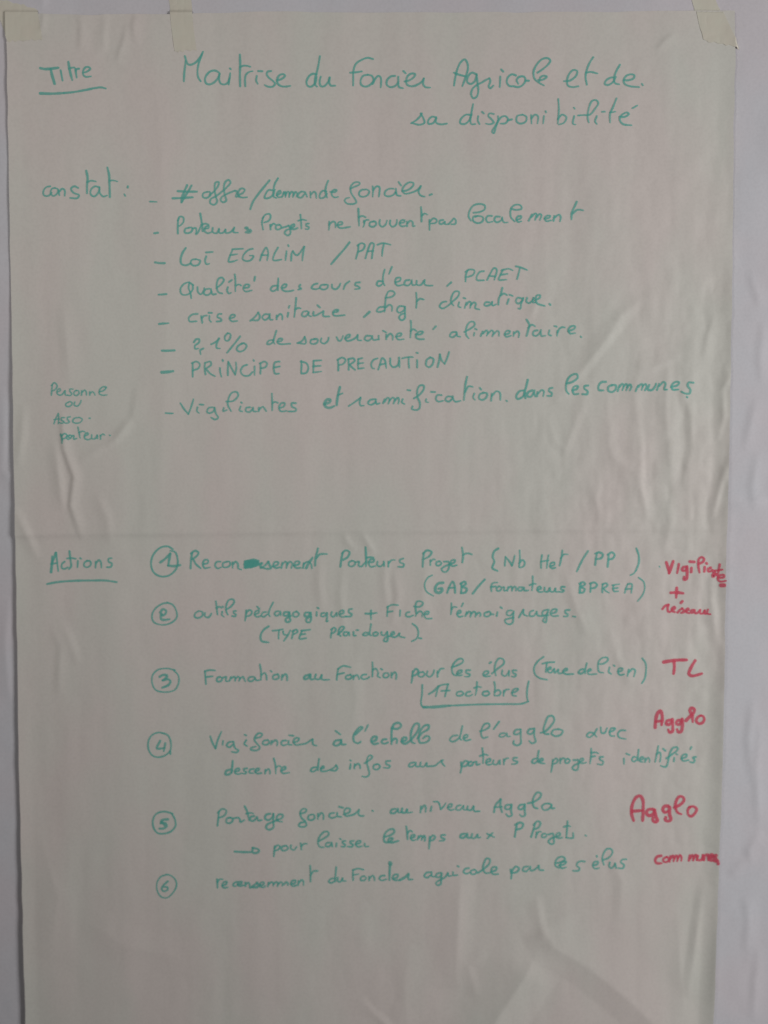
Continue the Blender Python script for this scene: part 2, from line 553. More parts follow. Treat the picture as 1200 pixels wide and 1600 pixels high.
# ------------------------------------------------------------------ handwriting
# Each block: origin and scale of the tracing, ink (g/r), pen width. Each line: word | strokes.
INK = r'''
@40 60 4 g 13
Titre|17:92,186 120,192 160,190 205,184;17:158,192 165,225 182,284;220,200 226,235 232,264;16:268,148 275,190 285,235 293,262;272,190 290,184 305,182;312,190 316,220 320,246;314,205 322,192 335,190;362,215 385,208 405,190 395,180 375,182 362,200 360,225 375,240 410,238
_underline|17:92,344 160,346 240,342;14:240,342 300,336 380,322 440,310 475,307 502,314
@260 60 4 g 13
Maitrise|110,268 112,220 118,170 120,140;116,112 125,140 135,162 155,165 185,150 210,120 230,84;225,95 205,150 195,200 200,245 215,268;330,215 310,203 280,205 255,225 242,255 248,280 270,288 300,275 325,245 335,220;332,225 330,255 340,282 365,288 385,276 395,250 400,218;395,250 390,290;398,188 403,193;15:460,102 462,160 460,230 462,300;462,180 480,172 505,172 525,178;494,300 492,260 497,230 515,212 540,205;566,235 562,265 572,285;575,205 600,206;655,205 635,208 628,225 640,245 665,265 680,285 665,302 635,302 615,292;695,262 720,255 742,235 735,225 712,228 695,250 695,280 715,298 745,302 775,298
du|940,225 915,222 890,240 876,275 885,298 905,302 930,280 940,240;960,112 952,160 940,215 928,260 930,290 942,302;965,240 958,270 965,298 985,300 1010,275 1020,245;1022,245 1018,275 1028,295 1055,296
@500 60 4 g 13
foncier|332,130 300,122 260,135 225,160 210,200 208,250 208,295;190,215 220,213 262,207;300,228 270,235 255,262 258,290 285,302 315,290 335,260 325,235 300,228;330,285 345,255 365,235 380,245 382,280 380,308;470,235 445,238 420,262 418,290 440,305 470,298 490,275;490,240 490,275 495,305 520,312;522,205 535,218;530,270 560,262 590,240 595,225 575,220 550,235 540,265 545,290 575,300 610,290 640,268 650,250;650,250 645,285 660,305 690,308
Agricole|838,295 845,250 860,190 880,150 905,132 920,150 925,190 912,240 890,300;838,215 870,228 912,238;978,225 950,215 925,240 922,275 945,285 970,265 980,225;980,225 985,280 990,330 980,365 960,375 945,350 955,315 985,290 1015,275 1035,262 1060,250;1060,250 1065,270 1055,300 1065,312 1085,295;1127,240 1126,270 1124,305;1133,195 1146,208;1225,232 1200,225 1175,245 1168,275 1185,298 1210,300 1240,305 1270,290 1285,260 1275,240 1245,242 1230,262 1240,285;1285,265 1305,265;1360,215 1390,195 1425,165 1440,140 1425,125 1390,130 1355,165 1335,210 1340,250 1365,275 1400,295;1365,260 1390,260 1418,240 1400,234 1378,245 1372,270
@740 60 4 g 13
et|565,268 600,265 640,235 648,205 625,198 600,220 585,260 590,295 620,305 655,300;748,118 730,145 710,190 700,240 708,290;705,215 730,210 775,220
de|880,245 860,245 830,262 820,285 840,292 870,275 890,240;915,165 890,210 878,250 885,280 910,288;940,262 970,262 1000,250 1005,232 985,225 955,235 938,262 945,285 980,300 1035,305;1052,285 1058,293
@620 140 3 g 9
sa|68,158 90,145 108,128 118,112;112,112 125,135 130,155 110,165 72,158;185,130 165,128 148,145 148,160 170,158 185,135;185,132 185,155 205,163 235,160
disponibilité|350,120 325,118 300,140 298,158 318,162 340,145 352,115;358,68 350,110 345,140 350,162 368,162;382,125 380,145 388,162;400,105 408,112;455,115 435,112 430,125 445,140 455,155 435,163 418,160;475,125 475,145 465,175 455,205 447,198 460,175 475,150 490,130 510,125 522,140 510,158 488,160;520,145 540,140;590,118 565,125 562,150 580,160 605,150 608,128 590,118;630,120 632,160;632,135 648,118 662,125 660,160;690,125 686,160;698,102 700,107;757,45 760,90 755,160;755,140 775,118 795,130 785,155 760,165;832,125 826,160 838,165;830,85 834,90;850,122 875,120 905,118 930,90 945,65 935,50 915,55 900,90 895,130 900,155;938,125 930,150 938,162;962,105 975,104;1030,42 1015,80 1000,115 1000,155;1000,108 1025,104;1045,128 1070,128 1088,115 1080,108 1055,120 1045,140 1060,162 1100,168;1105,88 1128,75
@0 0 4 g 12
constat:|315,1165 290,1170 272,1195 275,1220 300,1225 325,1205;345,1175 325,1180 318,1210 335,1225 358,1210 365,1185 345,1175;365,1190 372,1220;370,1200 390,1180 405,1190 405,1225;490,1175 465,1165 445,1180 460,1205 495,1220 485,1238 440,1238;15:540,1068 548,1110 545,1160 545,1208;545,1140 570,1130 600,1135;620,1170 595,1165 570,1185 568,1215 590,1228 615,1205 625,1170;622,1175 625,1205 645,1228 670,1222;15:672,1048 682,1090 685,1150 688,1232;685,1130 710,1128 735,1135;778,1215 784,1225;800,1165 799,1173
@220 270 4 g 12
_dash|58,180 100,182
≠|15:290,78 272,120 258,155 255,185;15:318,80 295,120 272,155 258,185;15:232,115 290,118 352,118;15:200,160 260,158 325,153
offre|415,120 392,128 388,150 410,158 435,140 432,120 415,120;430,140 455,120 485,80 488,58 468,62 462,100 470,150 478,180 460,200 435,190 438,165 465,150 500,125 540,90 562,60 550,45 528,60 520,100 530,150 535,175 515,185 500,170 510,150 545,130 590,112;590,112 602,118 595,150 615,148;610,140 640,125 650,105 630,98 612,115 612,145 635,155 665,153
_slash|14:805,48 770,90 730,140 700,185 685,228
demande|825,110 800,108 780,135 775,158 800,158 825,140 840,105;858,35 838,70 830,115 832,150 848,158;850,140 875,125 870,112 852,130 858,152 880,152;885,150 895,120;895,130 905,120 905,152;905,140 920,118 930,125 928,152;930,135 945,118 955,128 952,152;955,140 968,120 978,130 975,150;1030,122 1005,118 985,135 985,152 1005,155 1030,130 1040,150;1060,120 1062,155;1065,135 1085,118 1095,130 1098,158;1160,118 1140,112 1120,135 1120,158 1145,155 1165,130;1172,50 1160,80 1155,120 1165,155;1185,120 1215,120 1225,110 1215,105 1198,115 1195,140 1215,155 1235,150
_dash|14:85,378 108,375
Porteurs|232,380 232,330 235,285;232,300 245,275 265,278 268,305 250,328 235,335;300,345 280,350 275,372 295,378 320,365 322,345 300,342;325,350 345,345 348,365 345,385 360,370 376,330;14:372,255 380,300 385,340 388,365;380,325 405,318 425,325;400,350 425,345 425,332 405,340 400,365 420,378 445,370;450,345 450,370 475,378 490,350;490,352 492,375 515,375 530,355;530,355 532,375 560,372 585,345;585,342 580,370 608,375;18:655,345 668,343 665,355 688,362 680,372 658,372
Projets|765,355 758,310 768,275;762,285 780,262 805,258 812,275 800,300 770,312;810,325 812,355;812,335 830,318 840,322;865,325 848,330 845,350 862,355 880,340 870,325;880,345 915,335 925,330 935,355 935,380 920,392 900,378 910,360 940,350;940,345 960,335 960,322 942,330 942,350 965,352 980,345;998,262 1002,300 1005,350;985,300 1010,293 1035,298;1050,318 1035,320 1035,332 1052,340 1048,352 1030,352
_dash|15:90,560 120,565 150,565
Loi|14:282,470 262,500 250,540 255,570 285,578 315,565;345,540 320,545 312,565 330,580 360,575 372,550 345,540;410,522 402,550 412,572 430,568;408,498 450,495
EGALIM|575,480 560,515 550,555 575,555 605,545;572,478 640,475;562,515 605,508;700,475 675,482 645,510 638,540 660,552 690,545 705,520 682,518;745,550 760,505 785,468 797,500 790,548;755,515 795,515;858,468 835,510 828,545 850,548 880,542;912,490 908,520 905,548;922,452 925,460;940,550 945,500 952,490;952,490 965,510 980,515 1010,480 1022,462;1022,462 1015,505 1010,550
@440 260 4 g 12
foncier.|430,140 450,130 485,115 490,105 475,98 450,105 432,130 435,165 460,205 468,225 450,235 410,232 395,215 405,200 425,196;525,145 500,148 485,165 490,185 515,190 540,178 548,155 530,143;570,125 572,150 570,190;572,150 595,125 612,130 612,165 608,190;700,140 675,140 650,155 645,178 665,188 700,178 715,160 722,180 745,185;715,140 716,165;732,98 747,120;755,155 785,150 820,125 825,105 800,100 770,120 755,150 770,170 800,168 825,160 850,148 872,122;870,125 857,160 870,182 895,190;925,180 940,174
ne|298,345 298,370 296,398;298,365 320,345 335,350 338,382;350,368 380,360 378,348 358,350 350,370 365,385 430,378
trouvent|14:480,265 482,310 485,372;483,318 505,310 525,318;515,340 518,360 510,380;515,350 530,335 545,335;575,345 555,350 550,370 572,378 592,362 585,345 572,344;615,335 612,360 628,378 650,365 660,338;680,338 678,362 695,378 718,362 722,335;740,355 765,350 770,338 750,338 738,360 752,375 775,372;785,345 785,375;788,355 805,340 820,350 822,375 835,372;14:872,255 875,295 875,345;878,308 895,295 912,302
pas|925,335 925,365 925,398;928,345 950,325 970,335 965,352 930,358;1010,335 990,340 988,358 1005,360 1022,345 1020,360 1045,362;1045,360 1065,340 1078,325 1090,340 1085,360 1060,362
_slash|14:425,475 390,520 350,565 310,612
PAT|465,578 478,530 482,490;475,495 500,480 520,490 510,520 480,535;525,575 538,530 560,480 577,485 570,530 565,575;540,532 575,528;600,490 635,480 682,490;640,485 632,520 628,562
@640 300 4 g 12
localement|400,130 440,125 470,108 470,85 440,75 400,85 375,120 370,155 385,180;425,150 400,155 398,180 425,195 455,185 460,160 430,150 410,158;515,150 490,150 478,170 490,190 520,185;565,155 540,155 530,175 545,190 575,175 580,158;578,165 590,190 615,190;635,105 665,112 700,105 695,85 665,80 640,95 630,125 635,160 658,185;670,175 695,165 698,152 680,152 668,170 680,188 700,183;745,180 765,140;760,160 785,135 795,140 785,175;795,158 815,138 825,145 815,175;845,168 875,160 880,150 862,148 845,165 855,182 885,178;905,150 900,180;908,160 935,142 945,155 940,185;14:1045,62 1030,95 1015,130 1012,172;1020,135 1050,112 1085,115
PCAET|350,560 352,520 365,488;350,500 375,485 405,490 400,515 370,530 352,532;465,495 440,500 420,530 422,550 465,552;485,550 505,510 530,475 545,485 530,550;500,525 535,528;585,485 570,515 558,548 605,548;575,490 620,480 645,490;570,518 612,512;665,465 690,470 735,488;690,475 682,510 672,545
@220 400 4 g 12
_dash|14:112,242 140,240 162,238
Qualité|328,182 300,165 265,180 248,210 258,240 295,240 325,210 325,180;305,165 300,200 312,235 316,265;355,195 358,225 375,240 395,215 398,200;430,205 405,210 395,235 415,245 440,228 440,205;440,215 450,240 470,238;475,200 505,175 520,150 508,135 485,145 475,190 485,225 510,235;545,195 540,215 550,235 565,230;552,163 570,150;588,115 592,150 592,190 592,222;595,185 615,178 628,185;645,200 675,195 678,180 655,180 642,205 655,222 695,215;715,130 710,155
des|850,185 825,190 812,210 825,220 850,208 858,185;860,140 858,180 858,215;885,200 905,195 912,178 895,178 880,200 895,218 930,220 955,215;998,180 990,192 1003,205 985,210
_dash|14:115,425 145,422 175,420
crise|355,362 325,365 302,385 305,408 350,408;378,375 385,418;380,390 395,375 415,372;430,375 430,400 440,412;425,355 445,356;505,362 485,365 480,382 500,392 505,405 475,410;560,390 585,382 590,370 570,368 555,390 570,408 605,406
sanitaire|685,405 715,380 735,352;735,352 745,380 735,400 700,402;800,365 775,365 760,385 775,400 800,385 808,362;805,375 810,398 825,398;850,372 850,395;852,380 875,362 885,375 885,398;922,355 918,380;930,312 925,325;972,262 968,310 962,365 960,382;965,335 985,325 1000,328;1040,345 1015,350 1008,372 1030,378 1050,355;1050,350 1050,370 1065,378;1080,350 1080,372 1100,370 1120,358 1142,345;1105,308 1120,322;1142,345 1142,375 1180,378;1202,352 1230,348 1235,338 1215,338 1202,355 1210,372 1275,370
_dash|14:132,592 170,592 212,590
2,1%|332,540 345,522 365,520 365,540 340,560 340,580 360,578;392,578 372,590 375,615;440,552 465,540 490,515;490,515 475,550 475,575 495,578;545,482 528,500 528,525 545,530 560,510 560,488 542,482;622,502 585,550 540,605;640,545 612,560 600,585 620,598 650,585 662,560 645,545 630,548
de|825,525 800,530 790,550 805,552 825,540 832,520;848,468 838,500 830,535 838,550;855,535 880,530 885,518 865,518 855,540 870,550 935,548
_dash|20:132,727 165,725 203,720
PRINCIPE|325,755 325,710 325,668;320,670 350,660 370,678 360,702 328,715;405,740 400,700 402,668;402,668 435,660 440,680 405,705;410,708 435,735 465,752;495,700 498,730 505,755;512,650 514,656;545,745 545,700 548,660;548,662 570,705 590,742;590,742 598,700 595,665;665,680 640,690 625,720 640,745 675,748 700,725;712,690 712,745;705,650 708,656;748,735 750,700 748,670;745,672 775,660 790,672 780,695 750,702;868,660 840,665 832,700 840,735 865,735;832,698 870,690
DE|1003,728 1005,690 1005,655;1000,660 1035,670 1048,700 1035,730 1005,735;1080,655 1080,690 1078,728;1080,655 1130,652;1078,690 1125,686;1078,728 1130,722
@440 400 4 g 12
cours|225,172 200,180 188,200 215,208 240,200;275,180 250,182 240,198 260,210 285,202 290,182 270,178;315,178 318,200 340,208 360,190 368,172;388,208 398,180 425,158;490,165 465,168 460,182 480,190 490,202 460,208
d'eau|632,160 605,158 595,180 610,188 635,172;645,85 635,125 635,165 645,185;690,68 672,112;712,165 740,155 745,138 720,138 710,165 725,185 760,180;800,150 775,155 768,178 790,185 812,165 815,150;812,160 820,182 840,180;845,155 845,178 870,182 890,155;895,150 895,178 915,185 945,185
_comma|15:1060,165 1035,188
_comma|18:550,350 515,382
chgt|640,318 610,322 595,345 615,350 645,340;650,262 690,255 708,235 695,220 670,222 655,250 648,300 645,350;648,325 675,305 690,315 690,345;765,315 735,315 722,340 735,355 765,340 772,318;772,318 772,360 770,390 750,402 735,385 745,368 770,358;842,230 845,280 842,325;845,285 865,268 888,272
souveraineté|100,545 130,530 145,505;145,505 152,530 150,548 110,545;210,520 185,525 182,545 205,550 225,538 225,520 205,518;250,515 245,535 265,548 290,530 295,510;345,508 358,530 372,528 385,500;398,515 425,505 428,492 410,495 398,515 410,530 440,525 465,510 478,492;476,495 478,525 500,528;560,500 530,500 520,520 540,530 562,515 570,498;568,510 575,525 600,522;607,498 608,522;635,468 655,478;655,490 655,520;660,505 680,485 695,500 695,525;715,505 745,498 750,485 728,485 718,505 730,522 765,520;808,405 810,450 805,510;806,470 825,458 845,470;840,490 870,490 885,475 865,472 845,488 842,510 860,520 890,520;965,440 948,458
PRECAUTION|355,715 355,680 352,645;350,650 380,635 400,650 385,675 358,682;420,712 420,680 418,645;418,645 450,640 458,655 425,680;428,682 440,695 460,712;480,645 478,680 480,705;480,645 505,638;480,672 512,668;480,705 515,700;600,640 575,650 560,680 570,702 580,704;605,710 615,680 630,638 645,650 655,700;615,680 650,672;680,640 682,680 700,695 725,685 735,655;735,635 738,695;755,640 790,632 820,632;795,635 795,670 798,700;848,650 848,698;845,605 852,607;930,635 908,650 905,685 925,695 945,675 950,645 930,632;975,695 985,655 990,615;990,615 1000,650 1020,675;1020,675 1035,640 1048,600
@660 400 4 g 12
climatique.|150,285 125,290 108,315 125,328 155,315 190,285 225,250 230,225 205,222 185,250 180,290 195,310;230,290 225,315 240,322;258,262 268,266;265,325 275,290;275,305 295,285 305,295 298,325;300,308 325,290 335,300 330,325 358,335;420,290 395,290 388,308 405,312 430,300 438,285;435,292 440,310 462,302;14:500,200 490,240 478,270 475,305;490,248 510,235 530,245;540,270 530,300;545,242 565,250;620,265 595,262 585,285 600,298 625,280 632,262;630,265 618,300 612,330 600,328;655,262 650,285 668,295 690,275 695,262;695,262 692,290 710,290;710,275 735,260 735,245 715,248 708,275 720,298 765,312;795,300 800,306
alimentaire.|210,475 185,478 172,500 190,508 215,490;215,478 218,500 238,505;262,475 300,455 328,430 320,412 295,415 275,450 275,495 290,515;325,480 322,498;330,455 340,460;365,500 378,472;380,485 402,465 410,478 402,500;410,485 435,465 445,478 438,502;445,490 470,468 480,480 478,500;515,490 540,485 548,470 528,468 515,490 525,505 555,498;572,475 570,500;575,485 595,470 605,482 602,508;14:652,398 668,430 660,470 652,500;662,450 685,430 705,440;720,465 698,470 692,492 712,500 735,480 742,462;740,475 745,500 770,498;795,465 790,490 805,498;825,438 840,442;845,468 842,500;845,480 858,455 875,445 890,447;915,470 950,455 955,440 930,440 912,465 925,485 955,482;990,503 994,508
@60 580 4 g 10
Personne|82,150 85,115 88,85;82,90 100,72 118,90 108,112 88,125;120,130 138,120 135,108 120,118 118,140 135,150 150,145 160,130 168,122;168,122 170,148 185,150;218,112 198,112 200,130 210,140 200,152 185,150;240,120 225,128 225,148 240,152 255,138 250,122 238,120;272,122 270,150;275,132 290,118 300,130 302,150;322,128 322,150;325,138 340,128 350,138 355,150;380,130 410,120 425,100 405,98 385,115 382,140 400,150 430,148
ou|190,192 172,205 178,220 200,218 212,200 200,190 185,195;228,192 225,212 245,218 262,200 268,182
Asso.|98,328 110,295 125,265;125,265 128,300 125,328;98,302 130,298;165,290 145,292 145,305 160,315 150,325 132,322;200,285 182,290 185,305 195,315 180,325 165,322;250,290 225,295 215,315 235,325 265,318 275,300 255,288;318,294 324,294
porteur.|14:140,395 148,420 148,450;145,405 165,390 180,400 168,418 150,425;195,400 178,408 182,425 200,420 210,405 195,400 188,412 200,415;210,405 222,402 222,425 240,420;248,350 255,385 262,418;255,385 275,375 292,380;290,405 312,395 308,385 292,395 290,418 308,428 330,422;335,398 335,420 355,422 368,400;370,400 370,420;388,400 390,425;390,405 405,392 415,400;446,400 450,402
@240 580 4 g 12
_dash|75,262 122,264
Vigiliantes|168,200 190,235 218,268;218,268 235,225 250,175;275,225 272,250 285,262;288,208 312,210;370,225 345,230 335,255 350,262 375,250 382,228;382,228 390,265 405,290 385,302 362,290;440,230 435,250 460,242;455,190 500,185 530,150 520,130 490,135 470,170 465,210 485,250;545,220 538,245 555,252;548,195 552,198;605,225 580,230 578,250 600,255 620,235;622,228 625,250 645,252;660,228 658,250;662,238 685,222 695,235 705,250;740,140 742,190 742,245;745,200 760,192 778,198;790,230 815,220 820,200 800,200 785,225 795,250 835,248;890,200 865,200 865,220 890,235 890,248 845,252
@480 580 4 g 12
et|17:110,205 140,195 145,180 125,178 108,205 120,225 145,228 170,218;17:205,100 195,140 188,180 185,212;192,150 222,138
ramification|260,218 295,195 335,165;335,165 328,195 335,215 355,215;425,175 395,180 380,200 400,210 425,195 432,175;430,190 435,205 455,200;475,200 485,175;485,190 505,165 515,175 508,203;515,185 535,165 548,175 540,203;548,185 568,165 575,180 570,203;598,175 592,195 608,205;628,118 645,120;668,170 700,150 730,110 728,90 705,90 690,115 690,160 705,200 700,235 680,243 655,235 660,220;745,175 742,190 758,195;775,130 800,130;840,150 815,150 805,175 820,190 850,185;900,158 875,160 865,180 885,190 905,175 912,155;910,165 925,190 960,185;14:1000,35 990,80 985,130 980,180;988,130 1010,95 1035,98;1045,140 1038,165 1050,180;1080,105 1088,115;1105,135 1080,145 1075,170 1095,180 1120,165 1125,140 1100,133;1150,185 1155,140;1155,155 1185,125 1205,135 1208,180
@780 570 3.75 g 12
_dot|10:42,210 46,213
dans|13:145,150 120,155 100,185 108,200 135,190 155,165;14:168,88 158,130 148,170 155,195;13:195,150 172,160 165,182 185,188 200,170 208,150;205,165 212,185;13:225,160 222,185;228,168 250,148 262,155 258,185;312,135 295,140 292,155 308,165 305,182 282,182
les|13:395,110 430,100 460,75 455,55 430,58 405,80 392,120 395,155 408,170;13:430,150 455,142 462,125 440,128 430,150 440,172 465,170;13:522,122 500,125 500,140 518,155 515,172 488,172
communes|14:625,100 600,102 582,125 585,148 610,150;13:660,120 640,130 640,152 660,160 682,145 685,122 660,118;695,155 705,118;705,130 722,112 730,120 722,150;730,128 745,112 752,125 745,150;752,130 768,115 775,130 765,152;800,155 815,120;815,130 835,112 842,120 835,148;842,125 858,112 865,130 855,150;13:880,118 872,145 895,148 915,125 920,110;925,148 938,110;938,125 965,100 975,112 968,145 985,145;13:1008,130 1045,120 1055,102 1030,102 1010,125 1018,145 1050,145;13:1138,105 1110,105 1105,125 1120,145 1115,168 1090,168 1068,158;1100,188 1103,191
@60 840 4 g 12
Actions|17:80,215 85,170 88,118;17:110,95 98,130 86,160;112,95 118,150 125,210;80,165 120,158;165,150 148,165 148,190 165,195 185,185;14:195,85 200,130 205,180 192,196;180,130 210,128 235,132;248,145 245,185;262,128 268,132;310,145 290,155 288,178 308,185 328,170 325,148 305,143;360,150 358,188;362,160 380,140 392,155 395,188;458,128 440,132 440,150 460,162 455,182 430,185
_underline|14:55,290 120,278 220,270 340,268 420,268 490,278
_circle|840,72 810,55 765,62 720,105 705,160 720,215 765,242 820,235 865,190 872,140 855,90 825,82
1|16:762,155 790,135 825,100;16:825,100 818,140 812,175;16:812,175 850,178 888,172
@220 840 4 g 12
Recensement|14:312,192 315,140 322,95;14:315,100 340,82 362,95 345,120 320,135;14:330,138 345,165 375,192;395,165 420,158 420,140 400,140 388,165 400,190 435,185;500,150 475,152 465,175 480,192 505,185;540,150 515,160 515,182 540,185 560,170 555,150 538,150;575,155 575,190;578,165 595,150 608,165 610,192 630,200;22:655,152 700,142 735,146;22:652,168 700,160 735,160;22:654,185 690,180 728,172;16:656,150 700,146 734,150;16:652,165 695,160 730,162;16:656,182 690,178 720,176;14:660,188 685,150;14:690,186 715,150;14:735,170 760,158 748,178 760,188;750,190 780,172 798,150;14:798,150 808,175 815,190 790,195 770,190;825,180 855,170 862,155 840,152 828,175 845,190 870,185;880,190 885,155;885,168 905,150 915,160 912,190;915,168 935,150 948,162 942,190;960,175 990,165 992,150 970,150 960,175 975,190 1000,188;1015,190 1020,160;1020,165 1045,150 1065,165 1070,192;16:1035,190 1050,160 1075,125;14:1108,68 1100,100 1092,140 1090,175;1098,130 1120,105 1165,102
_circle|11:175,408 140,412 95,440 72,480 80,525 130,545 185,535 225,500 222,455 200,420 165,405
2|15:122,468 138,448 158,456 156,474 138,486 130,476 126,494 132,512 155,514 180,510
outils|360,460 340,475 338,495 360,502 385,488 385,465 362,458;402,470 402,492 425,498 442,475;470,398 475,440 480,480;472,440 490,432 505,438;510,462 508,485 522,495;512,430 516,434;535,450 565,430 585,400 575,385 550,392 535,425 535,460 545,482;595,458 582,460 582,472 596,480 590,492 572,490
pédagogiques|14:660,455 658,485 652,520;660,470 680,452 695,462 688,482 658,495;715,480 738,468 738,455 720,460 712,480 725,495 750,490;728,432 742,445;785,465 765,468 755,488 770,495 790,480;828,405 808,445 800,480 808,492;865,460 845,462 838,482 855,488 872,470;874,462 876,485;14:920,465 898,468 895,485 915,488 930,470;14:930,465 932,500 935,520 915,528 905,515 925,495 940,488;975,462 955,470 955,490 975,495 990,478 975,460;14:1050,468 1030,470 1025,490 1045,492 1062,472;14:1062,468 1065,505 1058,528 1040,528 1035,510 1065,492;1100,465 1100,488;1105,438 1112,442;1150,470 1130,475 1130,492 1150,490 1165,470;1165,470 1165,505 1160,525 1172,520;1195,465 1190,485 1205,495 1225,470;1225,470 1228,490;1245,480 1268,470 1268,455 1248,460 1242,480 1255,495 1290,492;1322,445 1302,450 1302,468 1320,478 1312,492 1280,492
_bracket|14:800,555 770,575 750,610 755,645 800,655
TYPE|825,582 860,578 890,572;865,580 862,610 862,632;890,585 895,605 915,608;935,580 920,610 895,645;945,630 950,605 955,580;948,585 975,575 980,590 955,605;1010,580 1000,605 992,632 1035,628;1005,582 1060,575;1000,605 1030,602
@440 840 4 g 12
Porteurs|14:368,182 375,130 385,90;14:378,100 400,80 425,90 415,120 385,140;440,145 422,155 422,175 442,180 460,165 455,148 440,145;462,155 485,150 482,175 500,180 515,165 528,150;14:525,60 528,110 530,155 528,180;528,128 555,122 575,125;545,155 575,150 578,135 555,138 545,160 558,182 585,178;600,150 598,172 620,180 640,160;640,150 642,178;668,150 668,182;670,160 690,140 710,140;762,130 740,140 742,155 765,165 760,182 730,182
Projet|14:882,182 885,130 890,95;14:885,100 910,80 938,90 925,115 890,135;930,140 930,172;932,150 950,135 960,138;985,148 968,155 968,172 985,175 1000,160 988,146;1015,150 1035,150 1044,150 1048,180 1035,210 1015,215 1000,198 1020,180 1050,168;1055,165 1080,155 1085,140 1065,142 1055,165 1070,178 1095,172;14:1128,62 1135,110 1130,155;1132,110 1160,98 1190,105
_plus|14:560,455 558,480 560,510;14:525,475 560,475 595,470
Fiche|665,430 662,460 660,492;660,435 690,420 728,422;662,465 695,460;742,455 740,490;800,465 782,470 778,488 795,495 825,485;830,430 865,432 885,410 870,398 845,402 838,440 842,480 838,492;845,475 865,460 880,470 878,495;895,480 918,475 920,462 900,465 892,485 905,505 940,505
Plaidoyer|308,625 312,595 318,568;310,575 330,562 340,575 330,592 312,600;352,605 380,580 392,560 378,555 362,570 358,600 370,615;410,590 392,592 390,610 408,612 420,592;422,592 425,612;450,590 452,612 465,612;470,578 480,578;545,595 520,595 508,608 525,612 545,605;560,540 555,570 552,605 560,612;590,590 575,598 575,612 595,612 605,598 590,588;625,590 625,605 645,610 660,590;662,588 665,625 660,648 640,645 650,625 680,615;685,608 705,600 702,588 688,595 685,612 700,622 720,618 738,598;738,598 738,615 770,625
_bracket|818,538 845,560 855,595 845,630 815,648
_dot|860,628 874,630
@640 840 4 g 12
_bracket|14:555,68 530,85 520,120 530,150 518,190 550,208
Nb|595,175 600,120;600,120 625,150 640,175;640,175 650,145 658,112;688,80 690,130 685,185;685,160 705,140 720,155 712,180 688,188
Het|828,110 822,150 822,190;868,110 862,150 858,190;822,150 870,142;880,180 905,170 905,155 885,160 878,180 892,192 912,188;955,80 948,130 938,175;945,130 965,105 990,105
_slash|14:1115,85 1080,140 1045,212
_bracket|10:142,235 115,250 95,290 105,335 150,365
GAB|18:210,282 180,287 162,312 164,338 185,345 202,333 203,317 182,320;14:235,345 250,305 270,275 282,300 285,345;245,315 282,312;14:322,348 325,310 322,285;14:320,288 345,275 352,290 328,305;14:330,308 358,320 350,342 322,348
_slash|14:470,262 430,305 395,350
Formateurs|512,335 510,305 520,285 550,280;510,308 540,305;560,305 545,315 548,332 568,330 575,312 560,303;580,312 592,308 592,332 605,330;612,332 618,308;620,315 635,305 642,315 640,332;642,318 658,306 668,318 665,332;705,310 684,312 680,328 697,332 712,315;716,312 718,330 742,330;770,242 770,290 765,330;750,298 775,288 790,290;800,325 822,318 818,305 802,312 800,330 815,340 835,338;845,312 845,335 865,338 875,315;878,315 880,335 900,338 912,318;912,318 915,338 940,338;970,308 950,308 948,322 965,330 955,340 935,338
témoignages.|262,410 262,450 258,480;262,445 280,432 295,435;300,475 320,468 318,455 302,462 298,482 312,495 335,490;335,410 325,430;350,490 358,465;360,475 375,462 385,472 380,495;385,475 405,462 415,475 412,495;420,480 435,468 445,480 440,492;490,465 470,472 470,490 492,492 508,478 500,462 485,465;508,478 525,480;550,465 545,490;570,435 578,441;640,455 615,458 608,480 628,488 650,470;652,460 648,500 645,530 625,542 600,530 598,515 625,505 650,500;685,498 700,470 712,450;712,450 715,480 738,490;775,455 755,465 752,488 775,490 792,470;795,462 800,485 830,490 870,485;860,450 835,460 830,480 850,485 865,470;870,450 860,480 852,530 835,520 845,500;885,475 915,465 920,448 895,450 882,475 895,490 930,488;1000,452 975,455 975,470 990,480 985,492 965,492;1020,492 1036,494
@860 840 4 g 12
PP|14:280,170 285,130 292,98;14:280,100 305,92 328,105 318,128 285,135;14:358,182 362,140 365,105;14:358,108 385,92 402,108 390,130 362,138
_bracket|14:538,68 552,110 552,160 535,205;10:535,205 520,225 500,235
BPREA|14:185,345 185,310 190,285;14:182,288 205,278 218,290 190,308;14:192,310 215,322 205,342 180,345;250,340 252,310 252,285;248,288 275,280 292,295 280,312 252,318;325,342 325,315 328,290;325,292 350,285 358,298 330,318;335,320 345,332 368,345;395,300 392,320 398,335 425,335;388,298 432,290;392,318 422,314;465,345 475,310 485,290;485,290 508,290 506,345;470,322 508,320
_bracket|10:552,250 582,275 590,310 578,355 545,398
_dot|10:682,180 683,184
@860 840 4 r 18
Vigiliante|20:725,155 735,190 742,222;20:742,222 755,185 768,148;17:803,166 799,190 792,222;850,182 830,186 824,204 840,207 854,190;855,180 855,225 850,258 834,262 836,245;882,190 880,215;872,150 900,152;16:925,165 955,150 960,132 945,122 928,135 925,175 932,218;965,185 962,212;975,160 978,163;1002,188 986,197 988,212 1004,210;22:1012,205 1025,215 1016,242 1034,228;16:1058,168 1052,205 1045,238;14:1030,207 1075,200;15:1048,252 1085,247 1085,235 1058,237 1046,258 1060,274 1098,270;26:1066,298 1086,298
_plus|20:790,314 788,345 786,375;20:752,345 790,343 830,348
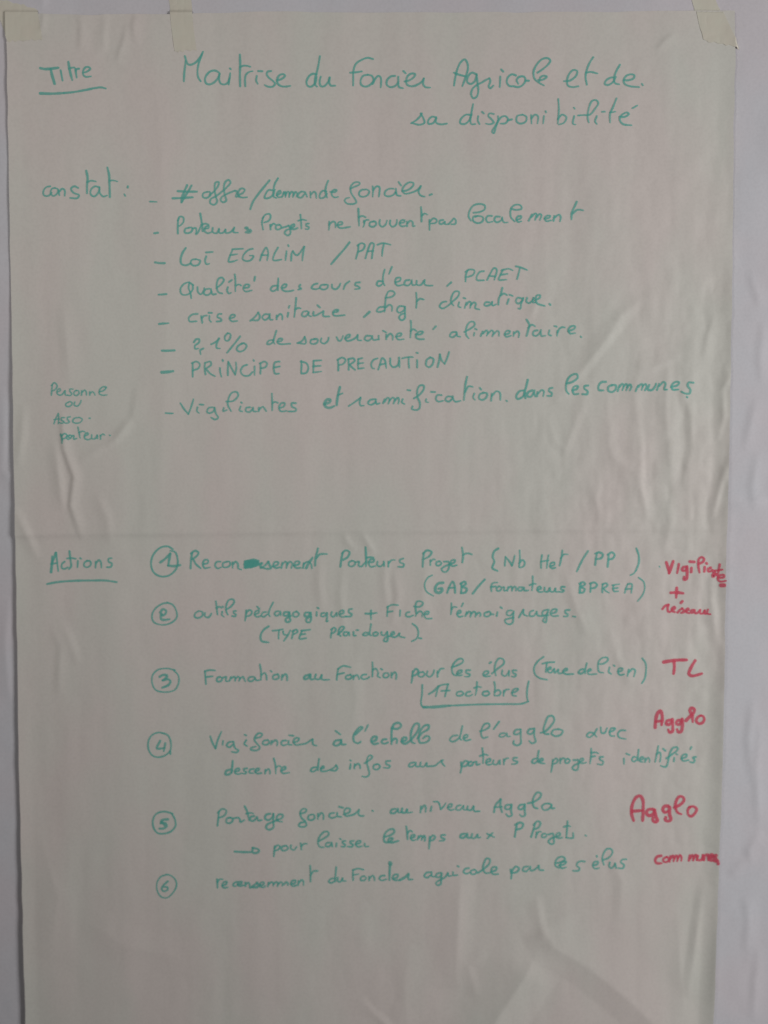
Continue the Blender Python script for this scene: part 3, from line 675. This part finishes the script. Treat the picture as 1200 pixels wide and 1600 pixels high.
réseau|17:700,447 716,428 738,420;17:738,420 733,440 736,462 748,464;14:760,452 780,442 778,432 762,440 760,458 778,465;16:815,408 825,398;14:795,468 812,450 825,440;16:825,443 836,462 818,470;14:850,460 866,450 862,442 850,450 848,465 868,472;16:893,452 878,458 880,470 895,467;14:902,452 905,472 920,470 932,455;14:937,452 935,472 952,474 964,455;14:967,455 965,475 982,474;14:985,450 980,474 1000,479
@220 1010 4 g 12
_circle|10:215,148 170,138 110,145 75,180 72,230 95,272 160,285 215,270 238,225 235,180 205,148
3|15:118,190 140,178 165,182 155,200 138,212;15:138,212 170,205 186,217 175,240 135,258
Formation|408,235 405,195 402,155;402,155 430,148 465,150;405,192 450,186;495,190 478,198 478,218 498,218 510,200 495,188;515,195 535,190 532,215 545,218;555,215 565,190;568,200 585,188 592,200 590,215;595,200 610,188 620,200 615,215;622,200 640,190 648,205 655,218;705,190 682,192 672,210 690,218 710,205 715,190;715,200 725,212 750,208;745,112 752,155 752,208;755,178 775,165 785,180 788,208;812,152 820,158;850,175 830,182 828,202 848,205 865,192 858,172;885,178 882,208;888,190 905,172 915,185 915,212
au|15:1050,178 1025,187 1022,203 1045,200 1060,178;15:1060,175 1064,205 1080,205;1095,175 1090,200 1115,205 1130,180;1132,178 1132,205 1180,208
@440 1010 4 g 12
Fonction|345,208 350,165 355,140;352,142 385,122 432,130;350,175 392,165;425,178 405,185 402,200 420,205 440,192 432,175;450,182 450,205;452,190 470,178 482,190 485,205;530,175 508,178 498,195 515,205 540,198 550,190;568,98 570,140 568,190;568,150 590,138 602,155;605,165 602,185 618,195;622,140 630,145;655,165 640,172 638,190 655,195 672,182 665,165;688,165 688,195;692,178 708,160 718,172 716,205
pour|14:820,155 818,190 812,228;14:820,165 840,140 855,152 848,172 818,185;880,160 860,165 858,185 878,190 895,175 885,158;912,155 908,180 928,190 948,170 955,148;975,155 975,190;978,165 995,140 1015,138
les|1065,130 1100,118 1135,95 1130,78 1105,80 1075,110 1065,145 1075,175 1095,182;1095,170 1120,165 1128,150 1108,152 1098,170 1110,182 1130,178;1180,148 1155,150 1155,165 1178,175 1170,188 1145,188
@640 1010 4 g 12
élus|465,180 490,170 492,155 470,158 460,178 475,188 505,185;500,105 510,98;515,170 550,140 590,105 585,80 560,75 540,100 532,140 540,182;580,150 578,175 600,185 620,160;622,152 622,185;668,150 645,150 648,165 665,175 660,188 640,188
_bracket|838,65 800,95 778,135 785,175 815,198 860,208
Terre|830,108 865,100 905,98;858,105 855,135 852,160;865,145 885,138 880,128 865,140 868,160 885,165;890,160 905,140;905,140 908,165 930,145;930,145 932,168 960,165;960,155 985,148 985,138 968,142 960,160 975,172 1025,172
de|14:1090,142 1070,145 1055,165 1075,170 1092,155;1108,105 1100,140 1098,168;1120,155 1135,148 1130,140 1115,150 1118,172 1170,172
_frame|80,240 78,300 72,350 80,375 105,380;18:88,380 160,378 250,370;250,370 450,362 600,360 700,358 740,345;745,218 735,270 735,320 742,345
17|14:120,298 150,280 180,250;182,250 172,280 165,312;178,250 205,240 242,235;242,235 232,270 222,312;200,278 252,275
octobre|320,280 298,288 295,305 318,308 338,295 325,280;380,282 358,288 352,305 372,310 395,300;422,222 420,265 412,305;405,260 425,252 448,255;485,280 462,285 458,302 480,308 500,295 490,278;530,222 535,260 530,305;532,285 555,272 570,285 560,305 532,308;590,275 588,308;590,285 605,270 622,268;640,290 668,280 680,265 658,265 642,285 645,305 668,310
@840 1010 4 g 12
lien|382,110 410,108 440,85 435,70 405,72 382,95 378,130 385,158 412,165;450,130 445,160 460,172;475,118 482,122;505,158 528,150 532,138 512,138 502,158 515,178 540,175;570,145 562,185;572,160 595,140 610,150 602,188
_bracket|655,75 675,105 678,150 670,200 652,230
@840 1010 4 r 20
TL|22:788,98 820,92 870,86 932,84;20:852,92 855,130 850,170;20:985,88 960,130 946,172 965,184 1026,170
Agglo|22:735,506 738,460 752,415 768,404 780,440 775,490;18:740,470 775,465;20:832,460 810,465 805,485 822,488 840,470;20:843,455 845,500 843,530 825,537 817,520;20:897,460 873,465 868,485 885,488 900,470;20:905,452 905,500 898,530 880,535 872,518;20:928,463 950,440 975,415 980,393 962,385 952,400 965,430 970,472;18:1020,432 1002,442 992,465 1007,482 1030,477 1042,455 1034,436 1015,432
@220 1110 4 g 12
_circle|11:150,145 110,138 70,155 48,195 50,245 75,282 110,292 155,280 185,250 188,195 170,155 130,138;185,255 186,272
4|14:122,190 102,237 150,234;14:154,205 145,254
Vigifoncier|435,162 450,205 468,238;468,238 482,185 505,132;515,190 512,215;575,195 550,200 538,220 555,230 578,212;580,195 590,235 612,250 600,262 570,258;660,185 648,210 665,222;650,152 660,156;720,172 750,165 760,148 740,142 718,160 712,185 730,210 745,232 730,248 690,245 690,235 720,225;790,185 770,190 762,208 785,215 805,200 795,183;820,190 815,212;822,200 845,185 855,200 852,220;910,188 888,190 878,205 890,218 915,212;925,190 925,212 945,215;928,155 955,158;955,200 985,190 990,175 970,172 955,195 970,215 1000,212 1035,205 1060,188 1075,180;1075,180 1078,212 1100,220
descente|14:560,370 535,378 530,400 555,398 575,375;14:575,315 572,355 568,390;590,382 615,375 615,362 595,368 590,390 610,398 630,392;665,362 645,365 648,378 662,385 655,395 635,393;705,365 685,370 680,388 705,392;715,382 740,372 740,362 720,368 718,388 735,395 755,390;780,370 778,395;782,380 800,365 808,380 808,395;832,300 842,340 845,395;845,358 865,345 876,352;880,375 905,365 905,352 885,358 878,378 890,392 930,388
@440 1110 4 g 13
à|15:365,185 338,190 325,212 345,220 368,205 375,182;15:372,190 378,212 402,212;338,128 368,150
l'|14:462,150 490,125 507,107 495,102 470,125 450,160 455,195 480,205 495,195;540,92 522,130
échelle|15:565,195 590,185 595,165 575,165 560,190 575,210 605,205;15:655,180 635,182 625,200 645,208 665,200;15:690,110 725,115 748,95 735,78 705,85 690,120 688,170 688,210;15:690,190 712,175 722,185 720,205;15:750,195 778,185 782,170 762,170 752,195 768,208 790,200 830,160 860,110 855,82 835,85 815,120 808,165 818,200 835,205;850,175 880,140 918,115 920,92 895,95 868,130 858,170 865,200 900,200 922,185 925,165 905,160 885,175
@440 1110 4 g 12
des|220,355 195,358 182,378 200,382 222,368;235,302 230,340 228,375;245,365 265,358 262,348 248,358 248,378 270,380 300,372 325,360 342,342;342,342 350,360 340,375 305,375
infos|432,335 428,365;430,312 434,314;458,335 455,362;460,345 480,332 490,345 492,362;520,330 550,310 568,290 558,280 540,292 535,330 545,370 548,400 530,415 505,412;600,335 578,342 575,362 595,370 615,355 610,338 595,335;680,315 655,318 655,335 678,345 672,358 640,358
aux|830,325 805,330 795,348 815,352 838,335;840,325 842,350 860,350;870,325 868,348 890,350 905,330;908,328 908,348 930,348 960,345 985,325 1010,310;1000,312 1005,330 1020,348
@640 1110 4 g 12
de|300,155 270,160 252,185 268,195 295,185 315,165;330,98 322,140 315,175 325,185;340,175 362,165 362,152 345,155 338,175 350,188 382,182
l'|440,130 475,120 500,100 495,82 470,85 452,115 448,150 460,172 490,165;560,70 525,118
agglo|595,142 570,145 562,162 585,165 605,150;608,143 612,162 630,162;13:695,118 665,122 652,145 672,150 695,135;13:695,120 695,165 695,205 675,218 650,208 652,190;13:775,115 750,118 738,140 758,148 778,130;13:780,112 780,160 788,195 765,205 748,190;13:820,140 850,130 885,95 905,60 895,35 868,38 850,75 838,120 845,145 870,148;930,118 900,122 888,145 910,160 945,152 958,128 930,115
porteurs|14:322,325 325,355 318,390;14:325,340 350,315 368,325 355,345 325,350;14:385,320 368,328 372,345 390,342 400,325;400,325 420,320 418,340 440,335;455,235 460,280 460,330;440,285 470,275 490,280;480,325 505,315 505,302 485,308 478,328 492,340 515,335;525,312 522,332 545,338 560,315;565,310 565,335;590,305 590,338;592,315 605,300 618,298;672,295 650,298 650,312 675,320 668,332 640,335
de|795,300 775,305 765,325 782,330 800,315;808,252 802,290 805,325;815,320 835,310 830,300 815,308 815,325 845,332
projets|895,308 892,345 885,385;895,320 915,300 928,310 918,328 895,335;942,300 942,330;945,312 958,298 968,300;990,302 975,310 975,328 992,328 1002,312 990,300;1025,310 1045,310 1054,308 1055,350 1050,370 1030,372 1018,358 1035,340 1065,328;1065,320 1085,312 1085,300 1068,305 1065,325 1082,330 1105,325;1135,238 1135,280 1128,332;1135,265 1165,262 1180,268;1135,290 1160,285;1210,290 1190,292 1192,308 1210,318 1205,338 1175,335
@840 1110 4 g 12
avec|372,115 350,150 325,168 308,160 320,140 345,140 370,166;395,105 400,140 420,140 435,110;450,135 475,125 485,112 462,112 450,135 458,158 480,160;550,125 520,125 502,145 510,168 550,178
identifiés|540,300 540,335;555,270 575,278;625,295 600,290 590,310 602,320 625,305;632,245 628,280 628,315;640,312 662,300 658,290 642,298 640,318 658,322;675,300 672,322;678,310 692,295 700,305 700,322;755,222 748,260 735,322;742,275 765,262 770,285 765,320;785,240 800,252;805,300 840,275 872,250 875,232 850,232 830,260 820,300 805,350 790,352 770,345;855,295 852,318;868,272 874,275;900,300 930,290 932,275 910,278 900,300 912,315 945,310;962,228 955,242;990,290 972,295 982,310 975,325 955,322
@220 1230 4 g 12
_circle|200,165 150,152 100,165 78,200 80,250 105,285 140,290 190,275 218,240 212,195 195,165
5|16:170,200 132,207 126,224;16:126,224 156,226 162,245 140,258 118,258;14:135,215 150,240
Portage|480,240 485,195 490,150;482,160 510,135 535,145 525,175 488,192;560,190 540,195 535,218 555,225 575,210 570,192 552,190;580,195 610,190 620,200 622,218 648,205;650,118 665,150 675,190 678,210;660,165 690,160 705,165;14:710,180 690,185 685,205 705,210 725,190;14:728,185 735,208 755,205;14:810,165 785,172 778,195 800,205 825,185 830,165;14:830,170 830,220 830,250 805,265 785,255 790,235 830,215 860,205;850,205 885,190 888,172 865,170 850,190 858,210 885,215
_arrow|14:588,402 640,405 690,405;14:700,378 735,388 740,400 715,412 700,405 700,378
pour|14:838,368 835,400 832,432;838,380 855,362 872,370 862,388 838,398;905,365 885,372 882,392 905,395 922,380 912,365;940,362 938,382 958,392 975,372;1000,350 1005,390;1005,368 1018,355 1040,352
_circle|10:165,545 125,560 102,600 105,650 130,685 165,690 205,655 225,610 212,570 180,548 160,546
6|170,588 145,610 132,635 145,650 168,640 168,625 145,622
recensement|478,575 480,628;480,595 495,575 512,575;510,615 535,605 538,590 518,595 510,615 520,628 545,625;605,590 585,598 578,615 595,618;605,610 630,602 632,590 612,595 608,612 625,618 645,612;655,595 655,618;660,605 672,595 680,605 682,630;16:690,626 710,612 728,597;16:728,597 738,612 728,624 700,624;745,615 770,605 768,592 750,598 748,618 765,625 780,618;795,620 800,595;802,605 820,592 830,602 828,618;830,605 850,592 860,602 855,618;860,605 878,592 888,602 885,615;895,608 912,592 922,602 920,612;940,605 965,598 968,582 948,585 940,605 952,618 975,612;988,585 985,612;990,595 1008,578 1018,590 1018,612;1060,490 1062,540 1062,590;1062,550 1080,525 1105,522
@440 1230 4 g 12
foncier.|118,165 150,155 155,138 135,135 118,155 125,190 150,215 155,240 130,248 108,240 120,222 145,218;190,170 170,178 168,200 190,205 208,190 200,170 185,170;228,165 228,200;232,180 250,160 262,172 262,200;330,160 305,165 298,182 315,192 340,185;348,160 350,180 375,185;360,122 385,128;390,170 425,155 428,135 405,132 392,155 402,178 435,175 460,165 485,140;485,140 482,170 500,180 515,178;568,146 573,149
au|14:715,135 690,140 682,160 705,162 725,145;14:728,135 732,158 750,155;14:755,132 752,155 775,158 785,138;785,140 788,158 820,155
laisser|235,335 265,320 295,295 290,278 265,280 238,310 228,345 240,372 265,375;300,345 280,350 278,368 298,370 312,352;314,345 318,370;345,350 342,370;365,322 372,325;400,335 382,338 385,350 398,358 392,372 375,370;452,335 430,338 432,350 448,358 440,372 415,370;465,355 492,348 495,335 475,338 465,358 478,372 505,368;520,352 522,368 545,370
le|14:645,310 680,300 705,280 700,262 675,265 650,285 640,315 645,340 665,345 690,330 695,318 675,320 668,338 690,345 730,335
temps|14:780,245 785,280 788,325;788,285 806,270 818,280;808,318 830,310 832,298 815,300 808,318 820,332 840,328;850,328 858,305;860,315 872,302 880,312 876,330;882,315 892,302 898,315 895,335;14:928,310 925,345 922,385;930,320 948,300 960,310 950,328 928,335;1022,298 1000,300 1000,315 1020,322 1015,332 988,335
du|335,570 310,572 295,590 310,598 335,585;342,500 338,545 335,590;352,565 350,585 368,590 382,568;382,568 384,585 402,585
Foncier|448,580 446,545 448,515;445,518 480,508 512,515;447,548 482,543;515,555 498,562 495,580 515,582 530,568 518,553;548,558 548,582;552,568 570,552 580,565 582,582;645,552 622,555 612,572 628,582 655,575;28:679,473 681,478;14:678,485 676,530 675,580;698,572 725,562 728,545 705,548 695,570 708,580 740,580;16:740,580 775,560 790,545;795,540 795,575 820,575
@640 1230 4 g 12
niveau|72,120 68,158;75,135 95,112 102,125 100,155;138,120 132,148;150,90 178,92 187,105;187,105 195,138;195,138 215,118 228,98;240,125 262,120 265,105 248,108 240,130 255,142 280,138;320,112 298,118 292,138 315,142 335,120;338,115 340,140 360,140;365,118 362,138 385,142 400,118;402,118 405,148 438,150
Agglo|14:528,155 538,112 570,75;14:570,75 568,115 578,155;530,125 580,122;13:630,110 605,112 598,132 618,138 638,120;13:638,108 635,150 640,175 618,182 605,168;13:715,108 690,112 680,132 700,138 720,118;13:722,105 720,150 722,175 700,182 690,170;13:740,100 775,92 815,65 822,40 800,32 780,55 770,95 780,125 800,132;872,102 848,103 828,120 838,141 862,140 882,125 888,108 872,102;886,110 890,132 907,130
aux|14:345,290 322,297 318,313 338,316 358,298;14:360,290 364,315 380,315;13:392,292 388,315 408,318 425,295;426,295 428,315 445,312;485,290 505,300 530,312;520,285 500,305 488,320
P|14:658,310 665,265 672,228;14:662,235 690,220 710,230 700,255 668,265
Projets.|13:760,310 775,265 785,228;13:775,235 800,212 818,222 808,250 775,265;795,280 790,315;795,295 808,278 822,278;850,290 832,292 828,312 848,312 860,295;870,295 897,290 902,325 902,350 885,355 868,340 885,320 915,310;920,308 940,300 940,285 922,290 918,310 935,318 955,315;988,212 985,260 980,315;965,248 990,240 1005,245;980,315 1010,318 1022,315 1022,285;1099,300 1104,303
agricole|130,530 105,535 92,555 110,565 135,548;138,530 140,555 160,560;195,535 172,540 165,558 185,562 202,545;202,535 198,575 195,605 175,612 165,598 190,580 225,560 240,535;240,535 245,555 265,552;272,530 275,550 300,548;300,492 308,496;372,505 348,510 338,530 355,540 378,532;405,515 385,522 385,540 408,542 420,528 408,513;428,535 465,510 500,475 502,450 482,445 465,475 460,510 475,535 500,535;510,528 540,518 545,500 522,500 510,525 522,542 555,542
par|14:632,515 638,545 635,572;14:635,530 665,495 685,508 670,530 638,535;740,495 715,500 708,520 730,525 750,505;755,495 758,520 775,518 800,500 808,490;808,490 812,515 838,518
les|915,475 950,465 972,450 960,435 930,440 912,465 912,490 935,505;935,490 970,480 980,465 955,468 940,485 950,505 980,500;1095,464 1070,462 1050,472 1045,490 1062,505 1058,520 1022,522
@860 1220 4 g 12
élus|268,530 295,520 298,505 275,508 265,530 278,548 305,545;290,468 292,475;330,495 365,480 388,450 382,428 355,425 332,455 325,490 335,525;372,510 368,535 385,545 405,520;405,515 412,545;475,490 450,492 440,508 460,525 455,545 425,545
@860 1220 4 r 21
Agglo|520,248 507,200 515,140 540,100 562,95 578,120 580,180 577,248;512,190 575,185;640,177 612,180 600,200 616,217 643,208 650,185;652,180 660,225 670,247 655,257 640,245 642,230;735,157 712,160 703,180 716,197 738,188;745,165 745,210 753,242 735,252 718,243 722,228;18:775,167 810,150 835,122 830,102 807,98 787,125 782,165 796,198 818,208;18:875,162 860,180 862,210 878,222 903,203 914,177 895,160 868,164
communes|18:692,468 668,474 655,496 665,514 694,515;14:730,476 708,486 706,502 722,508 738,498 738,482 726,474;15:744,504 750,470;15:752,486 766,468 774,480 770,503;15:774,486 788,466 796,478 793,502;15:798,484 810,464 820,478 818,500;17:866,498 872,466;16:875,484 888,464 897,478 893,496;16:897,482 910,462 919,478 915,496;17:922,468 918,490 936,496 950,484 954,464;17:954,464 953,494;18:960,494 966,468 984,462 988,494;20:996,478 1014,470 1010,460 996,470 1000,494 1018,496;20:1036,466 1020,474 1036,488 1030,502;22:1046,500 1049,518
'''


def smooth_path(P, step):
    P = np.asarray(P, float)
    if len(P) == 1:
        P = np.array([P[0], P[0] + [0.5, 0.5]])
    if len(P) == 2:
        n = max(3, int(np.hypot(*(P[1] - P[0])) / step) + 1)
        t = np.linspace(0, 1, n)[:, None]
        return P[0] * (1 - t) + P[1] * t
    Q = np.vstack([2 * P[0] - P[1], P, 2 * P[-1] - P[-2]])
    out = []
    for i in range(1, len(Q) - 2):
        p0, p1, p2, p3 = Q[i - 1], Q[i], Q[i + 1], Q[i + 2]
        d1 = max(np.hypot(*(p1 - p0)), 1e-3) ** 0.5
        d2 = max(np.hypot(*(p2 - p1)), 1e-3) ** 0.5
        d3 = max(np.hypot(*(p3 - p2)), 1e-3) ** 0.5
        m1 = d2 * ((p1 - p0) / d1 - (p2 - p0) / (d1 + d2) + (p2 - p1) / d2) if d1 and d2 else p2 - p1
        m2 = d2 * ((p2 - p1) / d2 - (p3 - p1) / (d2 + d3) + (p3 - p2) / d3)
        n = max(2, int(np.hypot(*(p2 - p1)) / step) + 1)
        t = np.linspace(0, 1, n, endpoint=False)[:, None]
        out.append((2 * t**3 - 3 * t**2 + 1) * p1 + (t**3 - 2 * t**2 + t) * m1 + (-2 * t**3 + 3 * t**2) * p2 + (t**3 - t**2) * m2)
    out.append(P[-1:])
    return np.vstack(out)


pen = random.Random(5)


def stroke_mesh(pts_px, width_px, lift):
    """flat film of ink following the relief of the paper; returns verts, quads"""
    c = smooth_path(pts_px, 1.1)
    d = np.gradient(c, axis=0)
    ln = np.hypot(d[:, 0], d[:, 1])
    ln[ln < 1e-6] = 1e-6
    d /= ln[:, None]
    s = np.concatenate([[0], np.cumsum(np.hypot(*np.diff(c, axis=0).T))])
    total = s[-1]
    hw = np.full(len(c), width_px / 2.0)
    ph = pen.uniform(0, 6.28)
    hw *= 1 + 0.07 * np.sin(s / 5.5 + ph) + 0.05 * np.sin(s / 2.3 + 2 * ph)
    fade = pen.uniform(0.70, 0.95)
    if total > 8:
        hw *= 1 - (1 - fade) * np.clip((s - total + 7) / 7, 0, 1)
    # round ends: extra rows beyond both ends
    k = 4
    ang = np.linspace(0, math.pi / 2, k + 1)[1:]
    r0, r1 = hw[0], hw[-1]
    c = np.vstack([[c[0] - d[0] * r0 * math.sin(a) for a in ang[::-1]], c, [c[-1] + d[-1] * r1 * math.sin(a) for a in ang]])
    hw = np.concatenate([[r0 * max(math.cos(a), 0.05) for a in ang[::-1]], hw, [r1 * max(math.cos(a), 0.05) for a in ang]])
    d = np.vstack([np.repeat(d[:1], k, 0), d, np.repeat(d[-1:], k, 0)])
    nrm = np.stack([-d[:, 1], d[:, 0]], -1)
    rows = [c + nrm * hw[:, None], c, c - nrm * hw[:, None]]
    n = len(c)
    V = []
    rise = lift + np.arange(n) * 7e-7
    for row in rows:
        dep = np.full(n, 0.004)
        for _ in range(3):
            X, Z = on_plane(row[:, 0], row[:, 1], dep)
            dep = sample(PAPER, X, Z)
        # keep the ink on the sheet
        V.append(np.stack([X, -(dep + rise), Z], -1))
    V = np.concatenate(V)
    i = np.arange(n - 1)
    F = []
    for a in (0, 1):
        F.append(np.stack([a * n + i, a * n + i + 1, (a + 1) * n + i + 1, (a + 1) * n + i], -1))
    return V, np.concatenate(F)


SIGN = {'_dash': ('bullet_dash', None), '_underline': ('underline', None), '_slash': ('slash_mark', None),
        '_comma': ('comma', None), '_circle': ('number_circle', None), '_bracket': ('bracket', None),
        '_plus': ('plus_sign', None), '_dot': ('ink_dot', None), '_frame': ('date_frame', None), '_arrow': ('arrow', None)}
cfg = None
for line in INK.strip().splitlines():
    line = line.strip()
    if not line:
        continue
    if line[0] == '@':
        a = line[1:].split()
        cfg = (float(a[0]), float(a[1]), float(a[2]), a[3], float(a[4]))
        continue
    ox, oy, sc_, col, wd = cfg
    word, strokes = line.split('|', 1)
    VV_, FF_ = [], []
    base_n = 0
    for k, s in enumerate(strokes.split(';')):
        wpx = wd
        if ':' in s:
            q, s = s.split(':')
            wpx = float(q)
        pts = [tuple(float(t) for t in p.split(',')) for p in s.split()]
        pts = [(ox + x / sc_, oy + y / sc_) for x, y in pts]
        v, f = stroke_mesh(pts, wpx / sc_ * pen.uniform(0.95, 1.04), 0.00020 + 0.000006 * (k % 24))
        VV_.append(v)
        FF_.append(f + base_n)
        base_n += len(v)
    mat = M_GREEN if col == 'g' else M_RED
    colour = 'green' if col == 'g' else 'red'
    if word in SIGN:
        nm = SIGN[word][0]
        lab = colour + ' marker ' + nm.replace('_', ' ')
    elif word in '123456':
        nm, lab = 'written_number', 'green handwritten number ' + word
    elif word == '≠':
        nm, lab = 'unequal_sign', 'green crossed out equals sign'
    else:
        nm, lab = 'written_word', colour + ' handwritten word "' + word.rstrip('.') + '"'
    o = link_mesh(nm, np.concatenate(VV_), np.concatenate(FF_), mat, sheet)
    o["label"] = lab

sc.cycles.transparent_max_bounces = 24
sc.cycles.max_bounces = 6
sc.render.film_transparent = False
